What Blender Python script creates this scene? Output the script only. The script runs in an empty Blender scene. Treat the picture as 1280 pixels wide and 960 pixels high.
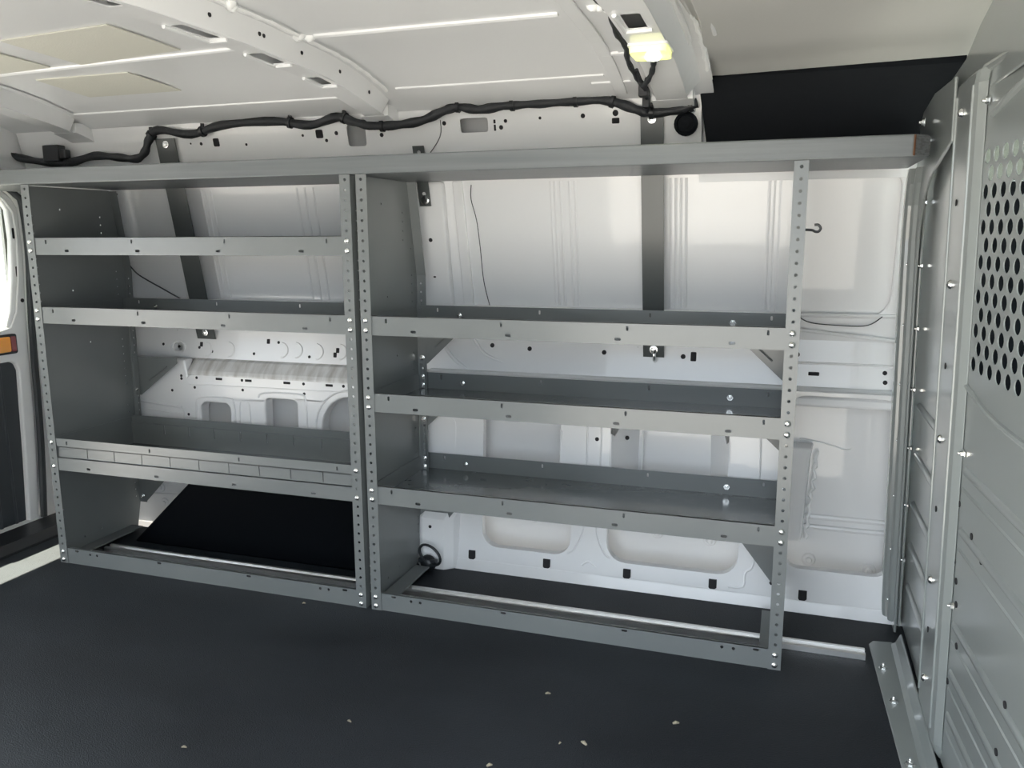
import bpy, bmesh, math, random
from mathutils import Vector, Matrix
from mathutils.geometry import tessellate_polygon
random.seed(4)
SC = bpy.context.scene
COL = SC.collection
PI = math.pi
IN = 0.0254

# ------------------------------------------------------------------ materials
def mat(name, base, rough=0.5, metal=0.0, coat=0.0, coat_rough=0.05, spec=0.5,
        noise=None, bump=None, emit=None, emit_str=0.0):
    m = bpy.data.materials.new(name)
    m.use_nodes = True
    nt = m.node_tree
    b = nt.nodes['Principled BSDF']
    b.inputs['Base Color'].default_value = (*base, 1)
    b.inputs['Roughness'].default_value = rough
    b.inputs['Metallic'].default_value = metal
    b.inputs['Coat Weight'].default_value = coat
    b.inputs['Coat Roughness'].default_value = coat_rough
    b.inputs['Specular IOR Level'].default_value = spec
    if emit:
        b.inputs['Emission Color'].default_value = (*emit, 1)
        b.inputs['Emission Strength'].default_value = emit_str
    tc = nt.nodes.new('ShaderNodeTexCoord')
    if noise:                                   # (scale vec, colour 2, low, high, detail)
        sc, c2, lo, hi, det = noise
        mp = nt.nodes.new('ShaderNodeMapping'); mp.inputs['Scale'].default_value = sc
        nt.links.new(tc.outputs['Object'], mp.inputs['Vector'])
        n = nt.nodes.new('ShaderNodeTexNoise'); n.inputs['Scale'].default_value = 1.0
        n.inputs['Detail'].default_value = det
        nt.links.new(mp.outputs['Vector'], n.inputs['Vector'])
        r = nt.nodes.new('ShaderNodeValToRGB')
        r.color_ramp.elements[0].position = lo; r.color_ramp.elements[0].color = (*base, 1)
        r.color_ramp.elements[1].position = hi; r.color_ramp.elements[1].color = (*c2, 1)
        nt.links.new(n.outputs['Fac'], r.inputs['Fac'])
        nt.links.new(r.outputs['Color'], b.inputs['Base Color'])
    if bump:                                    # (scale vec, strength, distance, detail)
        sc, st, di, det = bump
        mp = nt.nodes.new('ShaderNodeMapping'); mp.inputs['Scale'].default_value = sc
        nt.links.new(tc.outputs['Object'], mp.inputs['Vector'])
        n = nt.nodes.new('ShaderNodeTexNoise'); n.inputs['Scale'].default_value = 1.0
        n.inputs['Detail'].default_value = det
        nt.links.new(mp.outputs['Vector'], n.inputs['Vector'])
        bp = nt.nodes.new('ShaderNodeBump'); bp.inputs['Strength'].default_value = st
        bp.inputs['Distance'].default_value = di
        nt.links.new(n.outputs['Fac'], bp.inputs['Height'])
        nt.links.new(bp.outputs['Normal'], b.inputs['Normal'])
    return m

WHITE = mat('white_paint', (.80, .805, .81), .32, coat=.45, coat_rough=.03)
ROOFW = mat('white_roof_paint', (.80, .81, .82), .38, coat=.5, coat_rough=.05)
DUSTY = mat('dusty_white_paint', (.72, .72, .71), .5, coat=.2,
            noise=((42, 10, 9), (.46, .44, .41), .40, .70, 6))
STEEL = mat('grey_powder_coat', (.146, .159, .161), .34, coat=.3, coat_rough=.2,
            noise=((3, 3, 3), (.163, .175, .175), .35, .65, 3))
STEELT = mat('grey_powder_coat_tray', (.125, .143, .148), .24, coat=.6, coat_rough=.10,
            noise=((26, 26, 26), (.15, .166, .17), .55, .75, 6))
STRAP = mat('charcoal_powder_coat', (.075, .083, .083), .34, coat=.2, coat_rough=.2)
BULK = mat('bulkhead_grey', (.235, .255, .250), .30, coat=.7, coat_rough=.10)
PLANK = mat('grey_painted_timber', (.125, .138, .145), .36,
            noise=((2.0, 60, 60), (.165, .178, .183), .35, .7, 5), bump=((3, 120, 120), .25, .002, 5))
ENDG = mat('timber_end_grain', (.12, .13, .135), .65,
           noise=((90, 90, 240), (.085, .09, .092), .45, .6, 4), bump=((90, 90, 260), .5, .002, 4))
RUST = mat('rust_stain', (.12, .05, .02), .7)
MATB = mat('black_rubber_mat', (.0060, .0088, .0134), .58,
           noise=((1.6, 3.2, 2.2), (.0200, .0256, .0330), .40, .80, 10), bump=((330, 330, 330), .6, .004, 4))
BLACK = mat('black_plastic', (.012, .014, .017), .38, bump=((300, 300, 300), .12, .001, 2))
FOAM = mat('black_foam_panel', (.0045, .006, .0085), .75, spec=.18, bump=((14, 90, 60), .25, .004, 4))
GLOSSB = mat('gloss_black_plastic', (.0010, .0018, .0030), .6, spec=.06)
HARN = mat('black_cable_tape', (.020, .022, .026), .55, bump=((160, 160, 160), .5, .003, 3))
HOLE_SHADE = mat('painted_hole_shade', (.012, .012, .014), .8)
ALU = mat('mill_aluminium', (.92, .92, .91), .36, metal=1.0)
ZINC = mat('zinc_bolt', (.82, .83, .82), .22, metal=1.0)
HEADL = mat('grey_headliner', (.52, .52, .505), .55, coat=.1)
SEAL = mat('rubber_seal', (.035, .041, .046), .5)
SEALER = mat('seam_sealer', (.86, .87, .87), .5, bump=((60, 60, 60), .5, .004, 3))
TRIM = mat('charcoal_trim_plastic', (.030, .037, .044), .42)
AMBER = mat('amber_reflector', (.85, .33, .03), .2, coat=1)
REDP = mat('red_reflector_patch', (.25, .04, .05), .3, coat=1)
PAD = mat('beige_sound_pad', (.60, .595, .53), .7, bump=((240, 240, 240), .3, .002, 2))
SEATM = mat('dark_seat_fabric', (.018, .02, .024), .8)
CONC = mat('concrete', (.190, .182, .170), .85, noise=((.6, .6, .6), (.155, .149, .140), .3, .7, 6))
CRUMB = mat('crumb', (.30, .27, .20), .9)
LENS = mat('lamp_lens', (.9, .9, .6), .25, emit=(.95, 1.0, .22), emit_str=.75)
BULB = mat('lamp_bulb', (1, 1, .95), .3, emit=(1.0, 1.0, .72), emit_str=14.0)
EXTW = mat('body_outer_paint', (.7, .7, .7), .4)

def glass(name, tint):
    m = bpy.data.materials.new(name); m.use_nodes = True
    nt = m.node_tree; nt.nodes.clear()
    o = nt.nodes.new('ShaderNodeOutputMaterial'); mx = nt.nodes.new('ShaderNodeMixShader')
    t = nt.nodes.new('ShaderNodeBsdfTransparent'); g = nt.nodes.new('ShaderNodeBsdfGlossy')
    mx.inputs[0].default_value = .06
    t.inputs['Color'].default_value = (*tint, 1); g.inputs['Roughness'].default_value = .02
    nt.links.new(t.outputs[0], mx.inputs[1])
    nt.links.new(g.outputs[0], mx.inputs[2]); nt.links.new(mx.outputs[0], o.inputs[0])
    return m
GLASS = glass('clear_glass', (.86, .9, .88))
TINT = glass('tinted_rear_glass', (.62, .63, .60))

# ------------------------------------------------------------------ mesh helpers
class MB:
    def __init__(s): s.v = []; s.f = []; s.sm = []
    def add(s, vs, fs, smooth=False):
        o = len(s.v); s.v += [tuple(v) for v in vs]
        s.f += [tuple(i + o for i in f) for f in fs]; s.sm += [smooth] * len(fs)
        return s
    def box(s, x0, y0, z0, x1, y1, z1):
        v = [(x, y, z) for x in (x0, x1) for y in (y0, y1) for z in (z0, z1)]
        return s.add(v, [(0, 1, 3, 2), (4, 6, 7, 5), (0, 4, 5, 1), (2, 3, 7, 6), (0, 2, 6, 4), (1, 5, 7, 3)])
    def plate(s, outline, holes, F, t):
        """sheet with real holes; F(a, b, c) places 2-D point (a, b) at depth c (0..t)"""
        loops = [list(outline)] + [list(h) for h in holes]
        tri = tessellate_polygon([[Vector((a, b, 0)) for a, b in l] for l in loops])
        flat = [p for l in loops for p in l]; n = len(flat)
        vs = [F(a, b, 0) for a, b in flat] + [F(a, b, t) for a, b in flat]
        fs = [tuple(f) for f in tri] + [tuple(i + n for i in reversed(f)) for f in tri]
        k = 0
        for l in loops:
            m = len(l)
            for i in range(m):
                j = (i + 1) % m
                fs.append((k + i, k + j, k + j + n, k + i + n))
            k += m
        return s.add(vs, fs)
    def tube(s, pts, r, n=8, caps=True, closed=False):
        pts = [Vector(p) for p in pts]; N = len(pts)
        vs = []; fs = []; up = None
        for i, p in enumerate(pts):
            if closed: d = pts[(i + 1) % N] - pts[i - 1]
            else: d = pts[min(i + 1, N - 1)] - pts[max(i - 1, 0)]
            d.normalize()
            if up is None:
                up = Vector((0, 0, 1)) if abs(d.z) < .9 else Vector((1, 0, 0))
            a = d.cross(up).normalized(); up = a.cross(d).normalized()
            rr = r[i] if isinstance(r, (list, tuple)) else r
            for k in range(n):
                w = 2 * PI * k / n
                vs.append(p + a * math.cos(w) * rr + up * math.sin(w) * rr)
        for i in range(N if closed else N - 1):
            j = (i + 1) % N
            for k in range(n):
                l = (k + 1) % n
                fs.append((i * n + k, i * n + l, j * n + l, j * n + k))
        if caps and not closed:
            fs.append(tuple(range(n - 1, -1, -1))); fs.append(tuple((N - 1) * n + k for k in range(n)))
        return s.add(vs, fs, True)
    def lathe(s, prof, M, n=16):
        """prof: list of (radius, height); axis is local z of M"""
        vs = []; fs = []; N = len(prof)
        for r, h in prof:
            for k in range(n):
                w = 2 * PI * k / n
                vs.append(M @ Vector((r * math.cos(w), r * math.sin(w), h)))
        for i in range(N - 1):
            for k in range(n):
                l = (k + 1) % n
                fs.append((i * n + k, i * n + l, (i + 1) * n + l, (i + 1) * n + k))
        fs.append(tuple(range(n - 1, -1, -1))); fs.append(tuple((N - 1) * n + k for k in range(n)))
        return s.add(vs, fs, True)
    def sweep(s, sec, a, b, F):
        """extrude closed 2-D section along a..b (list of stations); F(p, q, t)"""
        st = [a, b] if not isinstance(a, (list, tuple)) else a
        n = len(sec); vs = [F(p, q, t) for t in st for p, q in sec]; fs = []
        for i in range(len(st) - 1):
            for k in range(n):
                l = (k + 1) % n
                fs.append((i * n + k, i * n + l, (i + 1) * n + l, (i + 1) * n + k))
        fs.append(tuple(range(n - 1, -1, -1))); fs.append(tuple((len(st) - 1) * n + k for k in range(n)))
        return s.add(vs, fs)
    def build(s, name, m, parent=None, bevel=0, seg=2, smooth=False):
        me = bpy.data.meshes.new(name)
        me.from_pydata(s.v, [], s.f); me.update()
        bm = bmesh.new(); bm.from_mesh(me)
        bmesh.ops.remove_doubles(bm, verts=bm.verts, dist=1e-6)
        bmesh.ops.recalc_face_normals(bm, faces=bm.faces); bm.to_mesh(me); bm.free()
        ms = m if isinstance(m, (list, tuple)) else [m]
        for q in ms: me.materials.append(q)
        if smooth or any(s.sm):
            me.shade_smooth()
            try: me.set_sharp_from_angle(angle=math.radians(38))
            except Exception: pass
        o = bpy.data.objects.new(name, me); COL.objects.link(o)
        if parent is not None: o.parent = parent
        if bevel:
            md = o.modifiers.new('bevel', 'BEVEL'); md.width = bevel; md.segments = seg
            md.limit_method = 'ANGLE'; md.angle_limit = math.radians(40); md.harden_normals = False
        return o

def empty(name, loc=(0, 0, 0)):
    o = bpy.data.objects.new(name, None); o.location = loc; COL.objects.link(o); return o
def tag(o, label, cat, group=None, kind=None):
    o['label'] = label; o['category'] = cat
    if group: o['group'] = group
    if kind: o['kind'] = kind
    return o
def struct(o, label=None, cat=None):
    o['kind'] = 'structure'
    if label: o['label'] = label; o['category'] = cat
    return o
def circ(a, b, r, n=10, rb=None):
    rb = rb or r
    return [(a + r * math.cos(2 * PI * k / n), b + rb * math.sin(2 * PI * k / n)) for k in range(n)]
def rr(a0, b0, a1, b1, r, n=5):
    out = []
    rs = r if isinstance(r, (list, tuple)) else [r] * 4      # corners: ++, -+, --, +-
    for (ca, cb, s, q) in ((a1, b1, 0, rs[0]), (a0, b1, 1, rs[1]), (a0, b0, 2, rs[2]), (a1, b0, 3, rs[3])):
        sx = -1 if s in (0, 3) else 1; sy = -1 if s in (0, 1) else 1
        for k in range(n + 1):
            w = PI / 2 * (s + k / n)
            out.append((ca + sx * q + q * math.cos(w), cb + sy * q + q * math.sin(w)))
    return out
def rect(a0, b0, a1, b1): return [(a0, b0), (a1, b0), (a1, b1), (a0, b1)]
def smoothpts(P, per=5):
    P = [Vector(p) for p in P]; out = []
    for i in range(len(P) - 1):
        p0, p1, p2, p3 = P[max(i - 1, 0)], P[i], P[i + 1], P[min(i + 2, len(P) - 1)]
        for k in range(per):
            t = k / per
            out.append(.5 * ((2 * p1) + (p2 - p0) * t + (2 * p0 - 5 * p1 + 4 * p2 - p3) * t * t
                             + (3 * p1 - p0 - 3 * p2 + p3) * t ** 3))
    out.append(P[-1]); return out
def lerp(tab, z):
    if z <= tab[0][0]: return tab[0][1]
    for (z0, y0), (z1, y1) in zip(tab, tab[1:]):
        if z <= z1: return y0 + (y1 - y0) * (z - z0) / (z1 - z0)
    return tab[-1][1]
FACE_CAM = Matrix.Rotation(PI / 2, 4, 'X')         # local z -> world -y
def face(x, y, z, M=FACE_CAM): return Matrix.Translation((x, y, z)) @ M

# a bolt head, one mesh shared by all
_b = MB(); _b.lathe([(.0078, 0), (.0078, .0012), (.0068, .0035), (.0045, .0056), (.0015, .0064)], Matrix(), 14)
_bo = _b.build('bolt', ZINC); BOLT = _bo.data; bpy.data.objects.remove(_bo)
_b = MB(); _b.lathe([(.0095, 0), (.0095, .0015), (.0062, .0016), (.0062, .0062), (.005, .0072)], Matrix(), 6)
_b.lathe([(.0032, .0072), (.0032, .011), (.0024, .012)], Matrix(), 8)
_bo = _b.build('bolt', ZINC); NUT = _bo.data; bpy.data.objects.remove(_bo)
def bolt(parent, x, y, z, M=FACE_CAM, mesh=None, name='bolt', s=1.0):
    o = bpy.data.objects.new(name, mesh or BOLT); COL.objects.link(o); o.parent = parent
    o.matrix_local = face(x, y, z, M) @ Matrix.Scale(s, 4); return o
TOWARD_X = Matrix.Rotation(-PI / 2, 4, 'Y')        # local z -> world -x

# ------------------------------------------------------------------ van shell: geometry functions
def roofz(y):
    w = abs(y + .5) - .15                      # symmetric about the van's centre line
    if w <= 0: return 1.46
    return 1.46 - .03 * w / .68 - .07 * (max(0, w - .25) / .43) ** 2
LOW = [(0, .340), (.1, .352), (.3, .377), (.555, .400)]
BELT = [(.60, .448), (.73, .470), (.80, .455)]
SKIN = [(.78, .474), (1.16, .402)]
RAIL = [(1.15, .372), (1.30, .336), (1.37, .320)]
OUT = [(-.02, .478), (.62, .508)]

# ---- floor
fl = MB(); fl.plate(rect(-.21, -1.40, 2.47, .345), [], lambda a, b, c: (a, b, -c), .02)
floor = struct(fl.build('floor', MATB))
sill = MB(); sill.sweep([(-.36, -.02), (-.36, .028), (-.25, .026), (-.215, .006), (-.205, -.02)], -1.38, .36,
                        lambda p, q, t: (p, t, q))
sill.build('sill_plate', BLACK, floor, .004)
g = MB(); g.plate(rect(-30, -40, 30, 30), [], lambda a, b, c: (a, b, -.62 - c), .05)
struct(g.build('ground', CONC))
cf = MB(); cf.box(2.47, -1.40, -.25, 3.35, .40, -.2); cf.build('cab_floor', MATB, floor)

# ---- far wall
wall = empty('wall_left'); struct(wall)
F_low = lambda a, b, c: (a, lerp(LOW, b) + c, b)
X0, X1 = -.37, 2.47
w = MB()
w.plate(rect(X0, -.02, X1, .62), [], lambda a, b, c: (a, lerp(OUT, b) + c, b), .01)
for x0, x1, zz in ((1.10, 2.45, .195), (1.10, 2.45, .225)):
    w.tube([(x0, lerp(OUT, zz), zz), (x1, lerp(OUT, zz), zz)], .008)
w.build('outer_skin', WHITE, wall)
u = MB(); u.plate(rect(X0, .56, X1, .78), [], lambda a, b, c: (a, .500 - .026 * (b - .56) / .22 + c, b), .01)
u.plate(rect(X0, .78, X1, 1.18), [], lambda a, b, c: (a, .474 - .072 * (b - .78) / .38 + c, b), .01)
u.build('outer_skin', WHITE, wall)
# lower inner panel, behind the right-hand shelving and on to the bulkhead
holesL = [rr(1.285, .078, 1.563, .272, .05), rr(1.672, .076, 2.042, .272, .055),
          rr(1.280, .315, 1.522, .525, .028), rr(1.672, .315, 2.004, .525, .03),
          rr(2.165, .118, 2.425, .588, [.03, .03, .035, .035])]
lp = MB()
lp.plate([(1.07, .03), (X1, .03), (X1, .60), (1.07, .60)], holesL, F_low, .026)
lp.build('inner_panel', WHITE, wall, .007, 3)
lp = MB(); lp.plate(rect(1.07, -.01, X1, .034), [], lambda a, b, c: (a, .333 + .3 * b + c, b), .03)
lp.build('rocker_flange', WHITE, wall, .004)
# pillar flanges that turn in to the outer skin beside the tall openings
pf = MB()
for xa, xb, s in ((1.522, 1.545, 1), (1.672, 1.735, -1), (2.004, 1.945, 1)):
    pf.plate([(.385, .31), (.502, .31), (.502, .455), (.43, .47), (.40, .44), (.385, .45)], [],
             lambda a, b, c, xa=xa, xb=xb: (xa + (xb - xa) * (a - .385) / .117 + c, a, b), .004)
pf.build('pillar_flange', WHITE, wall, .0015)
# raised swages on the inner panel
sw = MB()
def bead(pts, r=.0035, f=LOW, off=0.0):
    sw.tube(smoothpts([(x, lerp(f, z) + off, z) for x, z in pts], 4), r, 6)
bead([(1.575, .525), (1.60, .50), (1.605, .32)]); bead([(1.645, .32), (1.645, .50), (1.655, .525)])
bead([(1.605, .27), (1.60, .16), (1.575, .10), (1.555, .085)]); bead([(1.635, .27), (1.64, .16), (1.665, .10), (1.685, .085)])
bead([(1.60, .055), (1.62, .068), (1.645, .055)])
bead([(2.085, .27), (2.085, .12), (2.065, .09), (2.06, .05), (2.02, .045)])
bead([(2.055, .52), (2.085, .50), (2.09, .32)])
bead([(1.135, .46), (1.135, .33)]); bead([(1.18, .46), (1.19, .44), (1.19, .33)])
sw.build('swage_bead', WHITE, wall)
# lower pillar foot with the tie-down ring
pb = MB(); pb.sweep([(1.085, .36), (1.085, .318), (1.10, .305), (1.175, .305), (1.20, .325), (1.215, .36)],
                    [.0, .09, .16, .205], None, lambda p, q, t: (p + (.02 if t > .2 else 0), q + .05 * t + (.03 if t > .2 else 0), t))
pb.build('pillar_foot', WHITE, wall, .006, 2)
# lower inner panel behind the left-hand shelving (wheel housing upper)
lp = MB()
arch = [(.243, .345)] + [(.362, .345), (.362, .42)] + [(.342 + .02 * math.cos(w_), .438 + .02 * math.sin(w_)) for w_ in (0, .5, 1, 1.57)] + \
       [(.268 + .025 * math.cos(w_), .433 + .025 * math.sin(w_)) for w_ in (1.57, 2.1, 2.6, 3.14)]
lp.plate([(X0, .0), (1.07, .0), (1.07, .558), (.215, .558), (.195, .545), (.185, .60), (X0, .60)],
         [arch, rr(.503, .345, .624, .484, .014), circ(.822, .40, .105, 28)], lambda a, b, c: (a, .386 + .02 * b + c, b), .045)
lp.build('wheel_housing_panel', WHITE, wall, .006, 3)
sw = MB()
flat = [(0, .386), (1, .406)]
bead([(.225, .345), (.225, .44), (.245, .472), (.355, .476), (.380, .455), (.380, .345)], .0035, flat)
bead([(.478, .485), (.50, .503), (.63, .506), (.658, .485), (.660, .345)], .0035, flat)
bead([(.40, .345), (.402, .455), (.42, .47), (.44, .455), (.443, .345)], .0025, flat)
sw.tube([(.822 + .128 * math.cos(t_), .3945, .40 + .128 * math.sin(t_)) for t_ in [k * PI / 16 for k in range(1, 18)]], .0035, 6)
bead([(.20, .518), (.85, .522)], .002, flat)
bead([(-.05, .452), (.165, .434)], .006, flat); bead([(.02, .42), (.165, .41)], .003, flat); bead([(.172, .43), (.172, .36)], .003, flat)
sw.build('swage_bead', WHITE, wall)
# sloped ledge above it, dusty
lg = MB(); lg.sweep([(.392, .550), (.400, .566), (.430, .596), (.470, .608), (.470, .54)], .195, 1.08, lambda p, q, t: (t, p, q))
lg.build('dusty_ledge', DUSTY, wall, .006, 2)
lg = MB(); lg.sweep([(.398, .56), (.404, .580), (.440, .604), (.470, .610), (.470, .55)], 1.08, X1, lambda p, q, t: (t, p, q))
lg.build('ledge', WHITE, wall, .006, 2)
# belt rail
F_belt = lambda a, b, c: (a, lerp(BELT, b) + c, b)
bl = MB(); 
for z0, z1 in ((.60, .73), (.73, .80)):
    bl.plate(rect(X0, z0, X1, z1), [rr(.098, .622, .138, .650, .012)] if z0 == .60 else [], F_belt, .02)
bl.tube([(X0, .455, .800), (X1, .455, .800)], .006)
bl.tube([(1.28, lerp(BELT, .72), .70), (2.05, lerp(BELT, .72), .70)], .003)
bl.tube([(2.12, .452, .765), (2.42, .455, .735)], .005)
bl.tube([(2.12, .459, .668), (2.42, .460, .668)], .004)
for bx, bz in ((.235, .632), (.327, .634), (.538, .640), (.593, .642), (.672, .640), (.759, .642)):
    bl.tube([(bx + .024 * math.cos(t_), .0 + lerp(BELT, bz + .024 * math.sin(t_)), bz + .024 * math.sin(t_)) for t_ in [PI * k / 10 - PI / 2 for k in range(11)]], .003, 6)
bl.tube([(.118 + .030 * math.cos(t_), .454, .636 + .022 * math.sin(t_)) for t_ in [2 * PI * k / 20 for k in range(20)]], .0035, 6, closed=True)
bl.build('belt_rail', WHITE, wall)
# right-hand recessed upper panel frame and the middle pillar
fr = MB(); F_skin = lambda a, b, c: (a, lerp(SKIN, b) - .012 + c, b)
fr.plate(rect(2.105, .78, X1, 1.17), [rr(2.14, .79, 2.392, 1.162, [.03, .01, .06, .07])], F_skin, .012)
fr.build('panel_frame', WHITE, wall, .005, 2)
pl = MB(); pl.plate([(1.02, .76), (1.165, .76), (1.165, 1.17), (1.02, 1.17)], [], lambda a, b, c: (a, lerp(SKIN, b) - .03 + c, b), .028)
pl.build('middle_pillar', WHITE, wall, .008, 3)
pl = MB()
pl.plate([(1.195, .78), (1.228, .78), (1.220, 1.17), (1.19, 1.17)], [], lambda a, b, c: (a, lerp(SKIN, b) - .010 + c, b), .012)
pl.tube(smoothpts([(1.115, lerp(BELT, .76), .78), (1.125, .45, .70), (1.16, .45, .64), (1.21, .455, .605)]), .006)
pl.tube(smoothpts([(1.205, lerp(BELT, .76), .79), (1.215, .455, .73), (1.26, .455, .66), (1.33, .458, .63)]), .005)
pl.build('pillar_step', WHITE, wall, .004)
# vertical swages pressed in the upper skin
vs = MB()
for xs in ((1.486, 1.498, 1.514, 1.540, 1.556), (1.822, 1.836, 1.850, 1.864), (2.078, 2.090, 2.106), (.300, .318, .338), (.66, .69, .72)):
    for k, x in enumerate(xs):
        vs.tube([(x, lerp(SKIN, 1.165) + .002, 1.165), (x, lerp(SKIN, .81) + .002, .81)], .0052, 8)
vs.build('swage_bead', WHITE, wall)
# seam sealer lines and loose wires lying along the skin
sm = MB()
sm.tube(smoothpts([(1.246, lerp(SKIN, 1.16), 1.16), (1.242, lerp(SKIN, 1.12), 1.12), (1.254, lerp(SKIN, 1.06), 1.06), (1.259, lerp(SKIN, .98), .98),
                   (1.262, lerp(SKIN, .88), .88), (1.276, lerp(SKIN, .80), .80)]), .0014, 5)
sm.tube(smoothpts([(2.15, .448, .815), (2.19, .45, .782), (2.27, .45, .774), (2.34, .45, .776), (2.375, .447, .80)]), .0014, 5)
sm.build('seam_line', SEAL, wall)
wr = MB(); wr.tube(smoothpts([(-.06, .44, .93), (-.02, .436, .892), (.032, .440, .862), (.08, .445, .838), (.128, .452, .812), (.17, .462, .79)]), .0022, 6)
wr.tube(smoothpts([(-.03, .39, 1.16), (-.046, .39, 1.13), (-.04, .395, 1.10)]), .002, 6)
wr.build('loose_wire', SEAL, wall)
# upper rail with its slots
F_rail = lambda a, b, c: (a, lerp(RAIL, b) + c, b)
rl = MB()
sl = [rr(1.243, 1.298, 1.325, 1.336, .008), rr(.885, 1.275, .945, 1.335, .010)]
for z0, z1, hs in ((1.171, 1.262, []), (1.262, 1.345, sl), (1.345, 1.372, [])):
    rl.plate(rect(X0, z0, 1.905, z1), hs, F_rail, .004)
rl.build('roof_rail', WHITE, wall)
rb = MB(); rb.box(X0, .372, 1.172, X1, .47, 1.178); rb.box(X0, .42, 1.16, X1, .43, 1.37)
rb.plate(rect(1.90, 1.15, X1, 1.40), [], lambda a, b, c: (a, .375 + c, b), .004)
rb.build('rail_box', ROOFW, wall)
sw = MB()
sw.tube(smoothpts([(1.185, lerp(RAIL, 1.34), 1.335), (1.178, lerp(RAIL, 1.29) - .001, 1.29), (1.13, lerp(RAIL, 1.24) - .001, 1.235)], 4), .0012, 5)
sw.build('seam_line', SEAL, wall)
# reinforcement with beaded sealer behind the right-hand post
rf = MB(); rf.sweep([(2.135, .500), (2.150, .425), (2.205, .425), (2.212, .500)], [.165, .18, .40, .438], None, lambda p, q, t: (p + .012 * (t - .165) / .27 + (.004 if t > .42 else 0), q, t))
rf.build('reinforcement', WHITE, wall, .006, 2)
rf = MB()
rf.tube([(2.218 + .004 * math.sin(k * 1.9) + .018 * (k / 24), .470, .165 + .255 * k / 24) for k in range(25)], [.005 + .0025 * math.sin(k * 2.3) for k in range(25)], 7)
rf.tube(smoothpts([(2.19, .49, .447), (2.25, .497, .440), (2.31, .497, .425), (2.325, .497, .430)]), .0022, 5)
rf.tube([(1.755, .455, .50), (1.752, .47, .40), (1.750, .475, .30)], .003, 6)
rf.build('sealer_bead', SEALER, wall)
# screws in the skin seen through the low windows
bs = MB()
for x, z in ((1.409, .138), (1.551, .136), (1.80, .130), (1.955, .124), (2.232, .098), (2.392, .085)):
    bs.lathe([(.020, 0), (.016, .006), (.010, .007), (.007, .013), (.003, .014)], face(x, lerp(OUT, z) + .001, z), 14)
for x, z in ((.065, .082), (.052, .137)):
    bs.lathe([(.018, 0), (.016, .004), (.008, .005), (.007, .010), (.003, .011)], face(x, .386 + .02 * z, z), 14)
bs.tube([(-.05, .388, .172), (.24, .388, .172)], .005, 8); bs.tube([(-.05, .387, .108), (.15, .387, .118)], .004, 8)
bs.build('skin_fixing', WHITE, wall)
# dark discs and squares laid on the panels, painting in the shade of holes
hp = MB()
def hole(x, z, f, r=.006, rz=None, off=-.0006):
    p = circ(x, z, r, 12, rz)
    hp.plate(p, [], lambda a, b, c: (a, lerp(f, b) + off + c, b), .003)
def sqh(x, z, f, w_, h_, off=-.0006):
    hp.plate(rr(x - w_, z - h_, x + w_, z + h_, min(w_, h_) * .35, 3), [], lambda a, b, c: (a, lerp(f, b) + off + c, b), .003)
for x, z in ((1.285, .683), (1.405, .677), (1.634, .675), (1.863, .672)): hole(x, z, BELT, .007)
sqh(1.892, .673, BELT, .008, .013)
for x, z in ((.054, .643), (.121, .637), (.207, .637), (.26, .625), (.525, .665), (.43, .624), (.645, .622)): hole(x, z, BELT, .005)
for x, z in ((.215, .648), (.485, .667), (.75, .647), (.741, .632)): sqh(x, z, BELT, .006, .008)
for x, z in ((.233, .541), (.416, .541), (.653, .541), (.80, .541), (.223, .507), (.417, .508), (.654, .508), (.128, .492), (.191, .411), (.17, .545), (.17, .535)): hole(x, z, flat, .005)
for x, z in ((.324, .541), (.441, .541), (.590, .541), (.748, .541)): sqh(x, z, flat, .013, .004)
for x, z in ((1.122, .452), (1.098, .415), (1.132, .358), (1.225, .37), (1.632, .43), (2.055, .44), (1.72, .44)): hole(x, z, LOW, .006)
hole(2.135, .07, LOW, .006)
for x, z in ((2.19, .612), (2.37, .622), (2.37, .596)): hole(x, z, LOW, .006, None, .062)
for x, z in ((2.17, .690), (2.165, .636),): hole(x, z, BELT, .007)
sqh(2.215, .640, BELT, .014, .005); hole(2.392, .650, BELT, .006); hole(2.394, .625, BELT, .006)
for x, z, r in ((.532, 1.294, .004), (.735, 1.312, .004), (.849, 1.314, .006), (.813, 1.295, .005), (.367, 1.302, .005), (.328, 1.304, .003),
                (.996, 1.303, .006), (1.195, 1.326, .006), (1.363, 1.308, .006), (1.377, 1.324, .005), (1.595, 1.327, .006), (1.683, 1.330, .008), (.212, 1.291, .004), (1.476, 1.327, .004)):
    hole(x, z, RAIL, r)
for x, z, a, b in ((.424, 1.304, .011, .012), (.792, 1.314, .012, .012), (1.683, 1.311, .010, .007), (1.345, 1.308, .003, .008), (1.345, 1.324, .003, .005)): sqh(x, z, RAIL, a, b)
hole(1.114, 1.002, SKIN, .006, None, -.032); sqh(1.116, .872, SKIN, .004, .022, -.032); hole(1.119, .845, SKIN, .008, None, -.032)
hole(1.13, .135, [(0, .305), (1, .355)], .005, None, -.001)
hp.build('panel_hole_shade', HOLE_SHADE, wall)
ck = MB()
for x, z in ((1.254, .047), (1.493, .048), (1.735, .047), (1.978, .048), (2.217, .047)):
    ck.plate([(x - .011, z + .013), (x + .011, z + .013), (x + .011, z - .010), (x + .006, z - .014), (x - .008, z - .014), (x - .011, z - .010)], [],
             lambda a, b, c: (a, lerp(LOW, b) - .004 + c, b), .008)
ck.build('clip_hole_shade', HOLE_SHADE, wall, .001)  # dark pads painting in the shade of the clip holes
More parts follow.
